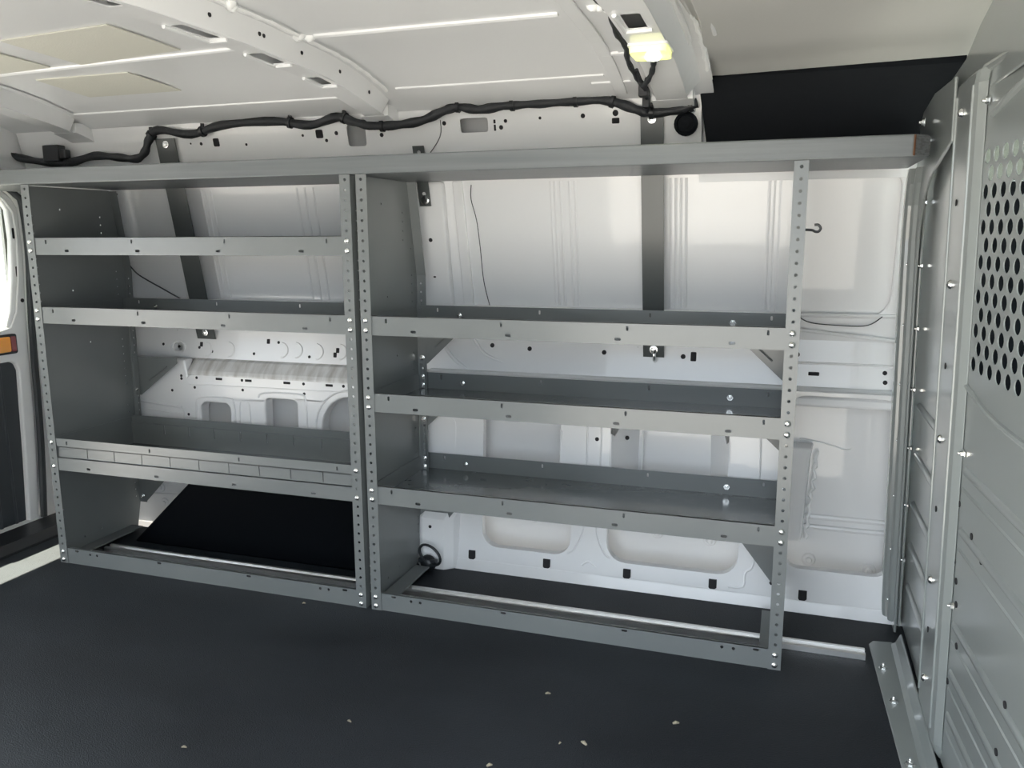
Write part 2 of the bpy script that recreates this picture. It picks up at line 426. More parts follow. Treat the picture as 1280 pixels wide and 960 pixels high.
# rear corner pillar left of the shelving
dp = MB(); dp.plate([(-.36, .03), (-.02, .03), (-.02, 1.17), (-.36, 1.17)], [rr(-.11, .20, -.045, .375, .012)], lambda a, b, c: (a, .31 + .03 * b + c, b), .02)
dp.build('corner_pillar', WHITE, wall, .006, 2)
dp = MB(); dp.box(-.115, .345, .19, -.03, .36, .39); dp.build('pillar_recess_shade', HOLE_SHADE, wall)  # dark box behind the cut opening, painting in its shade
dp = MB()
for x, z in ((-.09, .45), (-.09, .41), (-.1, .13), (-.09, .07)):
    dp.plate(rr(x - .005, z - .016, x + .005, z + .016, .003, 3), [], lambda a, b, c: (a, .3095 + .03 * b + c, b), .004)
dp.build('pillar_slot_shade', HOLE_SHADE, wall)  # slots are dark pads on the pillar, their inner shade painted
bodyo = MB(); bodyo.plate(rect(-.45, -.3, 3.4, 1.47), [rr(2.54, 1.145, 3.25, 1.40, .05)], lambda a, b, c: (a, .525 + c, b), .02); bodyo.build('body_side', EXTW, wall)
cw = MB(); cw.plate(rect(2.50, 1.11, 3.29, 1.43), [], lambda a, b, c: (a, .532 + c, b), .004)
struct(cw.build('window_2', glass('green_tinted_glass', (.27, .275, .235))))

# ---- near wall with the sliding-door opening the photograph is taken through
nw = MB(); nw.plate(rect(-.42, -.3, 3.4, 1.43), [rr(1.25, -.02, 2.44, 1.30, .06)], lambda a, b, c: (a, -1.38 - c, b), .06)
wr_ = struct(nw.build('wall_right', WHITE))

# ---- ceiling
ceil = empty('ceiling'); struct(ceil)
YS = [-1.33 + 1.66 * k / 40 for k in range(41)]
def roofstrip(x0, x1, off, t, ys=YS):
    vs = []; fs = []
    for y in ys:
        z = roofz(y) + off
        vs += [(x0, y, z), (x1, y, z), (x0, y, z + t), (x1, y, z + t)]
    for i in range(len(ys) - 1):
        a = 4 * i; b = a + 4
        fs += [(a, a + 1, b + 1, b), (a + 2, b + 2, b + 3, a + 3), (a, b, b + 2, a + 2), (a + 1, a + 3, b + 3, b + 1)]
    n = 4 * (len(ys) - 1)
    fs += [(0, 2, 3, 1), (n, n + 1, n + 3, n + 2)]
    return vs, fs
m = MB(); m.add(*roofstrip(-.42, 1.935, 0, .006), True); m.build('roof_skin', ROOFW, ceil)
m = MB(); m.box(-.45, .30, 1.375, 1.905, .53, 1.43); m.box(1.88, .345, 1.36, 3.4, .53, 1.46); m.box(1.88, .30, 1.434, 3.4, .36, 1.46); m.box(-.45, -1.46, 1.375, 3.4, -1.30, 1.43); m.build('roof_edge', ROOFW, ceil)
m = MB(); m.box(-.46, -1.47, 1.470, 3.4, .54, 1.485); m.build('outer_roof_sunblock', EXTW, ceil)  # unseen box added over the roof skin to keep the sun out
def bow(x0, x1, wd, holes, name='roof_bow'):
    """hat-section cross bow: base flanges on the roof, webs, flat bottom with slots"""
    k = MB(); ys = [y for y in YS if y <= .27]; h = .048
    def F(a, b, c): return (a, b, roofz(b) - h + .012 * max(0, (b - .12) / .15) - c)
    cuts = [-1.25 + .03 * i for i in range(51)]
    # bottom as short strips so that it follows the roof's camber; strips that hold a slot are plates with a hole
    br = sorted({-1.3, .27} | {q for hh in holes for q in (hh[0] - .015, hh[1] + .015)})
    seg = []
    for p, q in zip(br, br[1:]):
        hh = [h_ for h_ in holes if p <= h_[0] and h_[1] <= q]
        if hh: seg.append((p, q, hh))
        else:
            n = max(1, int((q - p) / .05))
            seg += [(p + (q - p) * i / n, p + (q - p) * (i + 1) / n, []) for i in range(n)]
    for p, q, hh in seg:
        k.plate(rect(x0, p, x1, q), [rr(h_[2], h_[0], h_[3], h_[1], h_[4]) for h_ in hh], F, .002)
    vs = []; fs = []
    for i, y in enumerate(ys):
        zb, zt = F(0, y, 0)[2], roofz(y) - .003
        vs += [(x1 + wd + .03, y, zt), (x1 + wd, y, zt), (x1, y, zb), (x0, y, zb), (x0 - wd, y, zt), (x0 - wd - .03, y, zt)]
    for i in range(len(ys) - 1):
        a = 6 * i; b = a + 6
        for j in (0, 1, 3, 4): fs.append((a + j, a + j + 1, b + j + 1, b + j))
    k.add(vs, fs)
    # foot that turns down on to the rail
    yl = .27; zl = F(0, yl, 0)[2]
    k.sweep([(yl - .012, zl), (yl + .035, zl - .012), (.352, 1.315), (.365, 1.33), (yl + .03, zl + .03), (yl - .012, zl + .03)], x0 - .012, x1 + .012,
            lambda p, q, t: (t, p, q))
    return k.build(name, ROOFW, ceil, .003, 2)
bow(.985, 1.045, .022, [(-.535, -.42, 1.0, 1.03, .006), (-.285, -.19, .995, 1.03, .006), (-.055, .012, .998, 1.03, .006), (-.78, -.68, 1.0, 1.03, .006)])
bow(1.800, 1.878, .030, [(-.33, -.235, 1.822, 1.858, .006), (-.62, -.52, 1.822, 1.858, .006)])
bow(-.13, -.06, .022, [(-.3, -.2, -.11, -.08, .006)])
# bright lips around the bow slots, dark discs painting in the shade of small perforations, welded seams
m = MB(); d = MB(); s = MB()
for x0, x1, ys_ in ((.985, 1.045, ((-.535, -.42), (-.285, -.19), (-.055, .012))), (1.805, 1.873, ((-.33, -.235),))):
    for p, q in ys_:
        zz = lambda y: roofz(y) - .052
        m.tube([(x0 + .008, p - .008, zz(p)), (x0 + .008, q + .008, zz(q)), (x1 - .008, q + .008, zz(q))], .0045, 8)
for x, y, r in ((1.012, -.37, .006), (1.02, -.35, .004), (1.012, -.13, .006), (1.022, .06, .008), (1.0, .10, .005), (1.025, .13, .005), (1.0, .16, .004),
                (1.84, -.20, .005), (1.83, -.17, .004), (1.855, .02, .011), (1.825, .06, .006), (1.855, .065, .006), (1.84, .10, .007), (1.835, .145, .006), (1.85, .18, .008), (1.82, .16, .006)):
    d.plate(circ(x, y, r * 1.4, 12, r * .7), [], lambda a, b, c: (a, b, roofz(b) - .0486 + c - .0 + (.012 * max(0, (b - .12) / .15))), .002)
for y in (-.49, -.33, -.315, -.17, .0, .15):
    d.lathe([(.005, 0), (.005, .001)], Matrix.Translation((1.0575, y, roofz(y) - .024)) @ Matrix.Rotation(PI / 2, 4, 'Y'), 10)
for x in (1.086, 1.93):
    s.tube([(x + .0015 * math.sin(k * 1.7), y, roofz(y) - .003) for k, y in enumerate([-.75 + k * .022 for k in range(44)])], [.0055 + .0012 * math.sin(k * 2.7) for k in range(44)], 7)
for x, y in ((1.085, -.22), (1.075, -.21), (1.098, -.2), (1.09, -.47), (1.08, -.45), (1.762, -.23), (1.775, -.22), (1.75, -.235)):
    s.lathe([(.014, 0), (.012, .006), (.004, .012)], Matrix.Translation((x, y, roofz(y))) @ Matrix.Rotation(PI, 4, 'X'), 10)
m.build('slot_lip', ROOFW, ceil); d.build('bow_hole_shade', HOLE_SHADE, ceil); s.build('sealer_bead', SEALER, ceil)
# stiffening beads along the roof
m = MB()
for x0, x1, y in ((-.04, .955, -.14), (1.115, 1.672, -.205), (-.02, .955, .225), (1.115, 1.68, .195), (1.64, 1.75, .235), (-.42, -.18, .10), (1.70, 1.78, .08)):
    sl_ = -.03 if x1 < 1 and y < 0 else 0
    n = 8
    m.tube([(x0 + (x1 - x0) * i / n, y + sl_ * (2 * i / n - 1), roofz(y + sl_ * (2 * i / n - 1)) + .003) for i in range(n + 1)],
           .0095 if y < .1 else .007, 8)
m.build('stiffening_bead', ROOFW, ceil)
m = MB(); vs, fs = roofstrip(1.690, 1.722, -.006, .005, [y for y in YS if y <= .30]); m.add(vs, fs); m.build('roof_strut', ROOFW, ceil, .002)
m = MB()
m.tube([(1.905, y, roofz(y) - .006) for y in (-.35, -.2, -.05, .03)], .007, 8); m.tube([(1.962, y, roofz(y) - .004) for y in (-.6, -.3, -.12, 0)], .006, 8)
m.build('roof_joint', ROOFW, ceil)
# sound-damping pads stuck to the roof skin
for nm, q in (('sound_pad', [(.405, -.385), (.745, -.42), (.745, -.195), (.40, -.15)]), ('sound_pad', [(.14, -.05), (.455, -.05), (.49, .11), (.165, .11)]),
              ('sound_pad', [(-.02, -.36), (.30, -.38), (.30, -.15), (-.02, -.12)])):
    pm = MB(); pm.plate(q, [], lambda a, b, c: (a, b, roofz(b) - .0035 + c), .003); pm.build(nm, PAD, ceil)

# ---- rear end with the closed door seen at the left edge
DOOR_EDGE = [(-.40, 1.190), (.20, 1.190), (.262, 1.174), (.298, 1.150), (.320, 1.115), (.324, .96), (.312, .80), (.302, .62), (.297, .43), (.287, .233), (.268, 0), (.262, -.03), (-.48, -.03), (-.48, 1.10)]
DOOR_TRIM = [(-.39, .0), (.227, .0), (.242, .245), (.250, .434), (.255, .560), (.245, .585), (.225, .594), (-.36, .594), (-.39, .57)]
DOOR_WIN = [(-.38, 1.155), (.215, 1.155), (.258, 1.138), (.277, 1.108), (.280, 1.008), (.266, .872), (.246, .770), (.226, .722), (.190, .700), (-.36, .700), (-.40, .73), (-.40, 1.13)]
FRAME_EDGE = [(-.41, 1.204), (.21, 1.204), (.272, 1.188), (.311, 1.160), (.334, 1.120), (.338, .96), (.326, .80), (.316, .62), (.311, .43), (.301, .233), (.284, .02), (-.484, .02), (-.484, 1.12)]
rear = empty('wall_back'); struct(rear)
XR = -.40
F_r = lambda a, b, c: (XR - c, a, b)
m = MB(); m.plate([(-1.40, -.3), (.50, -.3), (.50, 1.44), (-1.40, 1.44)],
                  [FRAME_EDGE, rr(-1.33, .02, -.49, 1.20, [.02, .09, .03, .02])], lambda a, b, c: (XR + .02 - c, a, b), .05)
m.build('rear_frame', WHITE, rear, .004)
def rear_door(name, y0, y1, flip):
    dr = empty(name); struct(dr)
    Y = (lambda a: a) if not flip else (lambda a: -1.0 - a)
    F = lambda a, b, c: (XR + .004 - c, Y(a), b)
    p = MB(); p.plate(DOOR_EDGE, [DOOR_WIN, DOOR_TRIM], F, .022)
    p.build('inner_frame', WHITE, dr, .006, 3)
    p = MB(); p.tube([F(a, b, -.002) for a, b in [(.236, 1.165), (.268, 1.14), (.297, 1.10), (.300, 1.0), (.288, .87), (.268, .76), (.240, .71), (.18, .70)]], .004, 6)
    p.build('frame_crease', WHITE, dr)
    p = MB(); p.plate(rr(-.42, -.01, .27, .61, .03), [], lambda a, b, c: (XR - .012 - c, Y(a), b), .01)
    for yy in (-.2, .0, .13, .19): p.tube([(XR - .012, Y(yy), .02), (XR - .012, Y(yy), .58)], .006, 8)
    p.build('trim_panel', TRIM, dr)
    p = MB(); p.plate(rr(-.43, .66, .30, 1.18, .05), [], lambda a, b, c: (XR - .03 - c, Y(a), b), .004)
    p.build('window', TINT, dr)
    p = MB(); p.plate(rr(-.48, .02, .345, 1.235, .05), [rr(-.41, .685, .286, 1.165, .05)], lambda a, b, c: (XR - .034 - c, Y(a), b), .012); p.build('outer_panel', EXTW, dr)
    p = MB()
    path = smoothpts([(a + (.010 if a > 0 else -.006), b + (.009 if b > 1.1 else 0), 0) for a, b in DOOR_EDGE], 3)
    p.tube([(XR + .014, Y(q.x), q.y) for q in path], .0115, 8); p.build('weather_seal', SEAL, dr)
    p = MB()
    for yy, zz in ((.290, 1.03), (.288, .90)): p.plate(rr(yy - .004, zz - .018, yy + .004, zz + .018, .003, 3), [], lambda a, b, c: (XR + .0055 - c, Y(a), b), .003)
    p.plate(circ(.297, .80, .007, 12), [], lambda a, b, c: (XR + .0055 - c, Y(a), b), .003)
    p.build('frame_slot_shade', HOLE_SHADE, dr)  # dark pads painted in for the shade of frame slots
    p = MB(); p.plate(rr(.02, .622, .250, .690, .008), [], lambda a, b, c: (XR + .014 - c, Y(a), b), .010); p.build('reflector_bezel', BLACK, dr, .002)
    p = MB(); p.plate(rr(.03, .630, .222, .682, .006), [], lambda a, b, c: (XR + .018 - c, Y(a), b), .006); p.build('reflector', AMBER, dr, .002)
    p = MB(); p.plate(rr(.225, .630, .243, .682, .004), [], lambda a, b, c: (XR + .018 - c, Y(a), b), .006); p.build('reflector_end', REDP, dr, .002)
    return dr
rear_door('door_1', 0, 0, False)

# ---- cab beyond the bulkhead
cab = MB(); cab.plate([(-1.40, .55), (.50, .55), (.50, .60), (-1.40, .60)], [], lambda a, b, c: (3.35 - c, a, b), .5)
cab.plate(rect(-1.40, -.3, .50, .56), [], lambda a, b, c: (3.38 - c, a, b), .03)
cd = struct(cab.build('wall_front', BLACK))
ws = MB(); ws.plate(rect(-1.36, .60, .46, 1.42), [], lambda a, b, c: (3.36 - c, a, b), .005); struct(ws.build('window_3', GLASS))
pt = MB(); pt.box(2.475, .385, -.2, 3.0, .41, 1.135); pt.build('pillar_trim', FOAM, cd)
seat = empty('driver_seat', (2.90, -.30, -.34)); tag(seat, 'dark fabric driver seat glimpsed through the round holes of the bulkhead', 'seat')
def seatpart(name, a, b, pts, x0, bev):
    k = MB(); k.sweep(pts, a, b, lambda p, q, t: (p, t, q)); return k.build(name, SEATM, seat, bev, 4)
seatpart('backrest', -.30, .26, [(-.16, .66), (-.02, .66), (-.14, 1.22), (-.24, 1.22)], 0, .04)
seatpart('headrest', -.14, .10, [(-.23, 1.24), (-.15, 1.24), (-.17, 1.42), (-.25, 1.42)], 0, .03)
seatpart('seat_cushion', -.30, .26, [(-.14, .50), (.40, .52), (.42, .64), (-.14, .64)], 0, .04)
k = MB(); k.box(-.1, -.2, 0, .35, .2, .50); k.build('seat_base', BLACK, seat, .02)

# ------------------------------------------------------------------ shelving units
def shelving(name, x0, W, D, prof, shelves, gussets, label, tray=None):
    """x0: outer left; D: depth of the back flanges; prof: side-panel outline (y, z)"""
    un = empty(name, (x0, 0, 0)); tag(un, label, 'shelving unit', 'cargo shelving units')
    T = .0018; H = 46 * IN; PW = .030
    hz = [(45.5 - i) * IN for i in range(46)]
    for side in (0, 1):
        xo = 0 if side == 0 else W; sg = 1 if side == 0 else -1
        hs = [circ(.026, z, .0028, 6) for z in hz[1:45:1] if (z < .17 or .95 < z < 1.1 or .80 < z < .93)]
        hs += [circ(D - .030 - (.05 if z > .98 else 0), z, .0026, 6) for z in hz[3:42] if int(z / IN) % 9 not in (0, 1)]
        hs += [circ(.10, .05, .0035, 8), circ(.17, .055, .0035, 8), circ(.15, .85, .003, 8), circ(.20, .68, .003, 8), circ(.13, 1.10, .003, 8)]
        k = MB(); k.plate([(0, 0), (.106, 0), (.106, .0175), (.164, .0175), (.164, 0)] + prof[1:], hs, lambda a, b, c: (xo + sg * c, a, b), T)
        sp = k.build('side_panel', STEEL, un)
        k = MB(); xs = (0, PW) if side == 0 else (W - PW, W)
        hx = .0145 if side == 0 else W - .0145
        k.plate(rect(xs[0], 0, xs[1], H), [circ(hx, z, .0038, 10) for z in hz], lambda a, b, c: (a, -.001 + c, b), T)
        k.build('front_post', STEEL, sp)
        k = MB(); bz = [(z, y) for y, z in prof[1:-1]]
        bzs = sorted(bz)
        zb0, zb1 = .09, H - .004
        hb = [z for z in hz if zb0 + .02 < z < .90]
        n = [zb0, .9, zb1]
        for za, zb in zip(n, n[1:]):
            k.plate(rect(xs[0], za, xs[1], zb), [circ(hx, z, .0034, 8) for z in hb if za < z - .01 and z + .01 < zb],
                    lambda a, b, c: (a, lerp(bzs, b) + c, b), T)
        k.build('back_post', STEEL, sp)
    for kind, za, zb, dep in shelves:
        xa, xb = .003, W - .003
        slots = [rr(q - .0028, zb - .019, q + .0028, zb - .007, .0025, 3) for q in (.071, .384, .696, 1.011) if q < W - .04] + \
                [rr(q - .0075, za + .0085, q + .0075, za + .0155, .003, 3) for q in (.147, .402, .674, .934)]
        back = [rr(q - .0028, zb - .019, q + .0028, zb - .007, .0025, 3) for q in (.071, .384, .696, 1.011) if q < W - .04]
        k = MB()
        if kind == 'tray':
            def lip(yy, s, sl, bk=False):
                z1, z2 = za + .042, za + .075
                for a, b, h in ((za, z1, [q for q in sl if q[0][1] < za + .04]), (z2, zb, [q for q in sl if q[0][1] > za + .06])):
                    k.plate(rect(xa, a, xb, b), h, lambda p, q, c: (p, yy + s * c, q), T)
                k.plate(rect(xa, z1 - .001, xb, z2 + .001), [rr(q - .0014, z1 + .001, q + .0014, z2 - .001, .001, 2) for q in [.0415 + .1025 * i for i in range(1, 10)]],
                        lambda p, q, c: (p, yy + s * (.0045 + c), q), T)
                k.box(xa, min(yy, yy + s * .006), z1 - .002, xb, max(yy, yy + s * .006), z1)
                k.box(xa, min(yy, yy + s * .006), z2, xb, max(yy, yy + s * .006), z2 + .002)
            lip(.0015, 1, slots); lip(dep, -1, [])
        else:
            k.plate(rect(xa, za, xb, zb), slots, lambda p, q, c: (p, .0015 + c, q), T)
            k.plate(rect(xa, za, xb, zb), back, lambda p, q, c: (p, dep - c, q), T)
            k.box(xa, .0015, zb - .0015, xb, .009, zb)
        for xx in (xa, xb - T):
            k.box(xx, .004, za, xx + T, dep - .002, zb - .004)
        sh = k.build('divider_tray' if kind == 'tray' else 'shelf', STEEL, un)
        k = MB(); k.box(xa, .003, za, xb, dep - .001, za + T)
        k.build('shelf_deck', STEELT, sh)
        zs = (za + .0127, zb - .0127)
        for z in zs:
            for hx in (.0145, W - .0145):
                bolt(sh, hx, -.001, z)
                bolt(sh, hx, lerp(sorted([(z_, y_) for y_, z_ in prof[1:-1]]), z) - .001, z, mesh=NUT, name='nut', s=.9)
        if kind == 'shelf':
            for q in (.141, .914): bolt(sh, q, dep - .003, (za + zb) / 2 - .002, mesh=NUT, name='nut', s=.9)
    # base frame
    k = MB()
    k.plate(rect(.003, 0, W - .003, 2 * IN), [rr(q - .0075, .040, q + .0075, .046, .0028, 3) for q in (.067, .384, .703, 1.019)] +
            [circ(q, .0375, .0042, 8) for q in (.119, .146, .94, .967)], lambda a, b, c: (a, .0015 + c, b), T)
    k.box(.003, .0015, 2 * IN - .0015, W - .003, .010, 2 * IN)
    bs_ = k.build('base_rail', STEEL, un)
    for s_, xx in ((1, .002), (-1, W - .002)):
        k = MB(); k.plate([(.004, .0170), (.05, .0170), (.05, .022), (.004, .022)], [], lambda a, b, c: (xx + s_ * a, .004 + c, b), D - .07)
        k.build('base_side_channel', STEEL, un)
    for z in (.5 * IN, 1.5 * IN):
        for hx in (.0145, W - .0145): bolt(bs_, hx, -.001, z)
    bzs = sorted([(z, y) for y, z in prof[1:-1]])
    for gx, sg, zt, wd, dr in gussets:
        k = MB(); yy = lambda z: lerp(bzs, z) - .002
        pts = [(gx, zt), (gx + sg * wd, zt), (gx + sg * wd, zt - .018), (gx + sg * .030, zt - dr), (gx, zt - dr)]
        h = []
        if wd > .1:
            L = Vector((wd - .03, dr - .018)).normalized() 
        k.plate(pts, h, lambda a, b, c: (a, yy(b) - c, b), T)
        # pressed rib parallel to the sloping edge
        p0 = Vector((gx + sg * (wd - .03), zt - .022)); p1 = Vector((gx + sg * .034, zt - dr + .03))
        q0 = p0.lerp(p1, .1) ; q1 = p0.lerp(p1, .72)
        k.tube([(q0.x, yy(q0.y) - .002, q0.y), (q1.x, yy(q1.y) - .002, q1.y)], .003, 6)
        gs = k.build('corner_gusset', STEEL, un)
        bolt(gs, gx + sg * .0145, yy(zt - dr + .02) - .002, zt - dr + .018, mesh=NUT, name='nut', s=.9)
    return un

profR = [(0, 0), (.285, 0), (.330, .10), (.342, .35), (.344, .90), (.292, 1.166), (0, 1.166)]
profL = [(0, 0), (.330, 0), (.355, .10), (.372, .40), (.374, .80), (.372, .94), (.335, 1.166), (0, 1.166)]
gus = lambda W, l: [q for zt, wd, dr in l for q in ((.002, 1, zt, wd, dr), (W - .002, -1, zt, wd, dr))]
WL, WR = 1.086, 1.0766
left = shelving('shelving_unit', -.0127, WL, .366, profL,
                [('shelf', 38 * IN, 40 * IN, .345), ('shelf', 30 * IN, 32 * IN, .352), ('tray', 12 * IN, 16 * IN, .345)],
                [(.002, 1, .610, .19, .135), (.002, 1, 12 * IN, .22, .21)],
                'grey steel shelving unit beside the rear door, with a deep slotted divider tray', True)
right = shelving('shelving_unit', 1.0898, WR, .338, profR,
                 [('shelf', 30 * IN, 32 * IN, .335), ('shelf', 22 * IN, 24 * IN, .350), ('shelf', 12 * IN, 14 * IN, .365)],
                 gus(WR, [(30 * IN, .145, .125), (22 * IN, .13, .11), (12 * IN, .195, .222)]),
                 'grey steel shelving unit next to the mesh bulkhead, with three plain shelves')

# ------------------------------------------------------------------ plank over both units
pk = MB(); zt = 46 * IN
pk.plate([(-.37, -.001), (2.366, -.001), (2.398, .031), (2.398, .343), (-.37, .343)], [], lambda a, b, c: (a, b, zt + .0005 + c), .045)
plank = pk.build('timber_plank', PLANK, None, .0035, 2)
tag(plank, 'long grey painted timber plank lying across the tops of both shelving units', 'plank')
ck = MB(); ck.plate([(2.3685, .0005), (2.3995, .0315), (2.3985, .0325), (2.3675, .0015)], [], lambda a, b, c: (a, b, zt + .004 + c), .038)
ck.build('end_grain', ENDG, plank)
ck = MB(); ck.plate([(2.3645, -.0018), (2.3665, -.0018), (2.3690, .0004), (2.3665, .0004)], [], lambda a, b, c: (a, b, zt + .003 + c), .041)
ck.build('rust_streak', RUST, plank)

# ------------------------------------------------------------------ straps holding the shelving to the wall
def strap(x, zt_, zb_, wdt, label):
    k = MB(); w_ = wdt / 2
    def yb(z): return .322 + (1.322 - z) * .200
    k.plate([(x - w_, zb_), (x + w_, zb_), (x + w_, zt_), (x - w_, zt_)], [], lambda a, b, c: (a, yb(b) + c, b), .003)
    k.box(x - w_, yb(1.16) , zb_ + .04, x - w_ + .002, yb(1.16) + .004, zb_ + .041)
    o = k.build('wall_strap', STRAP, None, .0008); tag(o, label, 'strap', 'wall straps behind the shelving')
    for z in (zt_ - .018, zb_ + .022):
        M = face(x, yb(z), z)
        kk = MB(); kk.lathe([(.0115, 0), (.0115, .002), (.007, .0025), (.007, .007), (.004, .008)], M, 18)
        kk.build('washer_bolt', ZINC, o)
    return o
s1 = strap(1.780, 1.328, .668, .060, 'dark steel strap running down the wall behind the right-hand shelving unit')
s2 = strap(.240, 1.322, .668, .074, 'dark steel strap running down the wall behind the left-hand shelving unit')
k = MB(); k.tube(smoothpts([(1.785, .455, .690), (1.785, .436, .684), (1.785, .436, .664), (1.785, .450, .656)]), .0045, 8); k.build('hook_stud', ZINC, s1)
k = MB()
k.plate(rect(1.094, 1.100, 1.130, 1.268), [circ(1.112, 1.135, .006), circ(1.112, 1.25, .006)], lambda a, b, c: (a, .330 + (1.268 - b) * .26 + c, b), .003)
o = k.build('wall_bracket', STRAP, None, .0008); tag(o, 'short dark steel bracket behind the plank where the two shelving units meet', 'bracket')
kk = MB(); kk.lathe([(.014, 0), (.014, .002), (.010, .003), (.009, .009)], face(1.112, .371, 1.118), 16); kk.build('washer_bolt', ZINC, o)

# ------------------------------------------------------------------ wiring along the roof rail
H_ = [(-0.447, 1.296), (-0.36, 1.283), (-0.24, 1.263), (-0.137, 1.26), (-0.035, 1.277), (0.062, 1.269), (0.132, 1.262), (0.169, 1.283), (0.188, 1.319), (0.228, 1.347),
      (0.349, 1.329), (0.469, 1.351), (0.655, 1.354), (0.777, 1.337), (0.872, 1.355), (0.924, 1.339), (0.988, 1.325), (1.064, 1.324), (1.139, 1.332), (1.2, 1.353),
      (1.248, 1.365), (1.307, 1.354), (1.377, 1.361), (1.446, 1.363), (1.535, 1.363), (1.644, 1.363), (1.697, 1.35), (1.75, 1.33), (1.781, 1.324), (1.842, 1.327), (1.896, 1.342)]
hz_ = [(max(x, -.37), .312 - .012 * min(1, max(0, .4 - abs(x - 1.03)) / .3), z) for x, z in H_]
P = smoothpts(hz_, 5)
k = MB(); k.tube(P, [.0125 + .0016 * math.sin(i * 1.3) for i in range(len(P))], 10)
har = k.build('wiring_harness', HARN); tag(har, 'thick black taped wiring harness running along the roof rail above the plank', 'cable')
for i in (42, 52, 62, 72, 82, 100, 112, 122, 128, 140, 148):
    if i < len(P) - 1:
        k = MB(); d_ = (P[i + 1] - P[i]).normalized()
        k.tube([P[i] - d_ * .005, P[i] + d_ * .005], .017, 10)
        k.tube([P[i], P[i] + Vector((0, .0, .024))], .006, 6)
        k.build('cable_clip', BLACK, har)
k = MB(); k.box(-.225, .285, 1.262, -.16, .32, 1.315); k.box(-.16, .29, 1.27, -.135, .315, 1.30); k.build('connector', BLACK, har, .004)
PG = [(1.793, -0.50, 1.428), (1.793, -0.379, 1.425), (1.797, -0.301, 1.423), (1.783, -0.169, 1.417), (1.783, -0.065, 1.410), (1.77, 0.032, 1.400), (1.773, 0.121, 1.382), (1.788, 0.130, 1.362), (1.815, 0.075, 1.374), (1.832, .005, 1.386), (1.836, -.04, 1.392)]
k = MB(); Q = smoothpts(PG, 5); k.tube(Q, [.006 + .0012 * math.sin(i * 1.7) for i in range(len(Q))], 8)
k.tube(smoothpts([(1.777, .10, 1.392), (1.787, .15, 1.360), (1.80, .11, 1.372)], 5), .005, 8)
k.tube(smoothpts([(1.786, .14, 1.366), (1.780, .20, 1.372), (1.777, .25, 1.36), (1.772, .29, 1.335), (1.770, .305, 1.325)], 5), .0055, 8)
pig = k.build('lamp_cable', HARN); tag(pig, 'thin black cable hanging along the roof bow down to the lit lamp', 'cable')
k = MB(); k.box(1.760, .225, 1.352, 1.785, .255, 1.392); k.box(1.764, .262, 1.330, 1.782, .285, 1.362); k.build('connector', BLACK, pig, .003)

# ------------------------------------------------------------------ dome lamp on the roof bow
LZ = roofz(-.08) - .05
lamp = empty('dome_lamp', (1.84, -.085, LZ)); tag(lamp, 'small rectangular dome lamp glowing yellow on the roof bow', 'lamp')
k = MB(); k.plate(rr(-.042, -.052, .042, .052, .012), [], lambda a, b, c: (a, b, .004 - c), .006); k.build('lamp_base', ROOFW, lamp, .002)
k = MB(); k.plate(rr(-.038, -.048, .038, .048, .012), [], lambda a, b, c: (a, b, -.002 - c), .013); k.build('lamp_lens', LENS, lamp, .005, 3)
k = MB(); k.lathe([(.015, 0), (.017, .003), (.012, .008), (.004, .010)], Matrix.Translation((.004, .008, -.0135)) @ Matrix.Rotation(PI, 4, 'X'), 16); k.build('bulb_glow', BULB, lamp)

# ------------------------------------------------------------------ black side cover and headliner of the cab
k = MB()
k.sweep([(.340, 1.222), (.330, 1.235), (.312, 1.400), (.318, 1.432), (.345, 1.432), (.356, 1.222)], 1.893, 2.50, lambda p, q, t: (t + (.03 * (1.418 - q) / .2 if t < 2 else 0), p, q))
cov = k.build('side_cover', FOAM, None, .006, 3); tag(cov, 'large flat black cover on the upper wall between the lit lamp and the bulkhead', 'cover')
k = MB(); k.lathe([(.030, 0), (.030, .012), (.022, .018), (.020, .014)], face(1.868, .326, 1.293), 20); k.lathe([(.012, .015), (.012, .02)], face(1.868, .326, 1.293), 12)
gr = k.build('grommet', FOAM, None); tag(gr, 'round black plug beside the left edge of the large black cover', 'grommet')
hl = MB()
HP = [(-1.33, 1.415), (-1.2, 1.428), (-.9, 1.436), (-.10, 1.436), (-.02, 1.434), (.06, 1.424), (.12, 1.421), (.20, 1.418), (.262, 1.412), (.285, 1.404), (.298, 1.401), (.306, 1.405), (.308, 1.418), (.30, 1.46), (-1.33, 1.46)]
vs = []; fs = []; n = len(HP)
def hx_(y): return 1.925 + .012 * math.sin((y + .3) * 9)
for t_ in (0, .004, .03, 1.0):
    for y, z in HP:
        x = hx_(y) + (3.30 - hx_(y)) * t_
        vs.append((x, y, min(1.46, z + (.008 if t_ == 0 else .002 if t_ < .01 else 0) + .010 * (x - 1.9) / .6 * (1 if x < 2.6 else 1.2))))
for i in range(3):
    for k_ in range(n):
        l = (k_ + 1) % n; fs.append((i * n + k_, i * n + l, (i + 1) * n + l, (i + 1) * n + k_))
fs += [tuple(range(n)), tuple(3 * n + q for q in range(n))]
hl.add(vs, fs, True)
ho = hl.build('headliner', HEADL, None); tag(ho, 'smooth grey moulded headliner panel over the front of the load space', 'headliner')

# ------------------------------------------------------------------ bulkhead
bk = empty('safety_bulkhead', (2.42, -.3, 0)); tag(bk, 'grey steel bulkhead with a round-hole mesh window closing off the cab', 'bulkhead', kind='thing')
BO = Vector((2.42, -.3, 0))
def bx(z): return -.02 * (z - .6)
def Fb(x, sgn=1): return lambda a, b, c: (x + bx(b) + c - BO.x, a - BO.y, b)
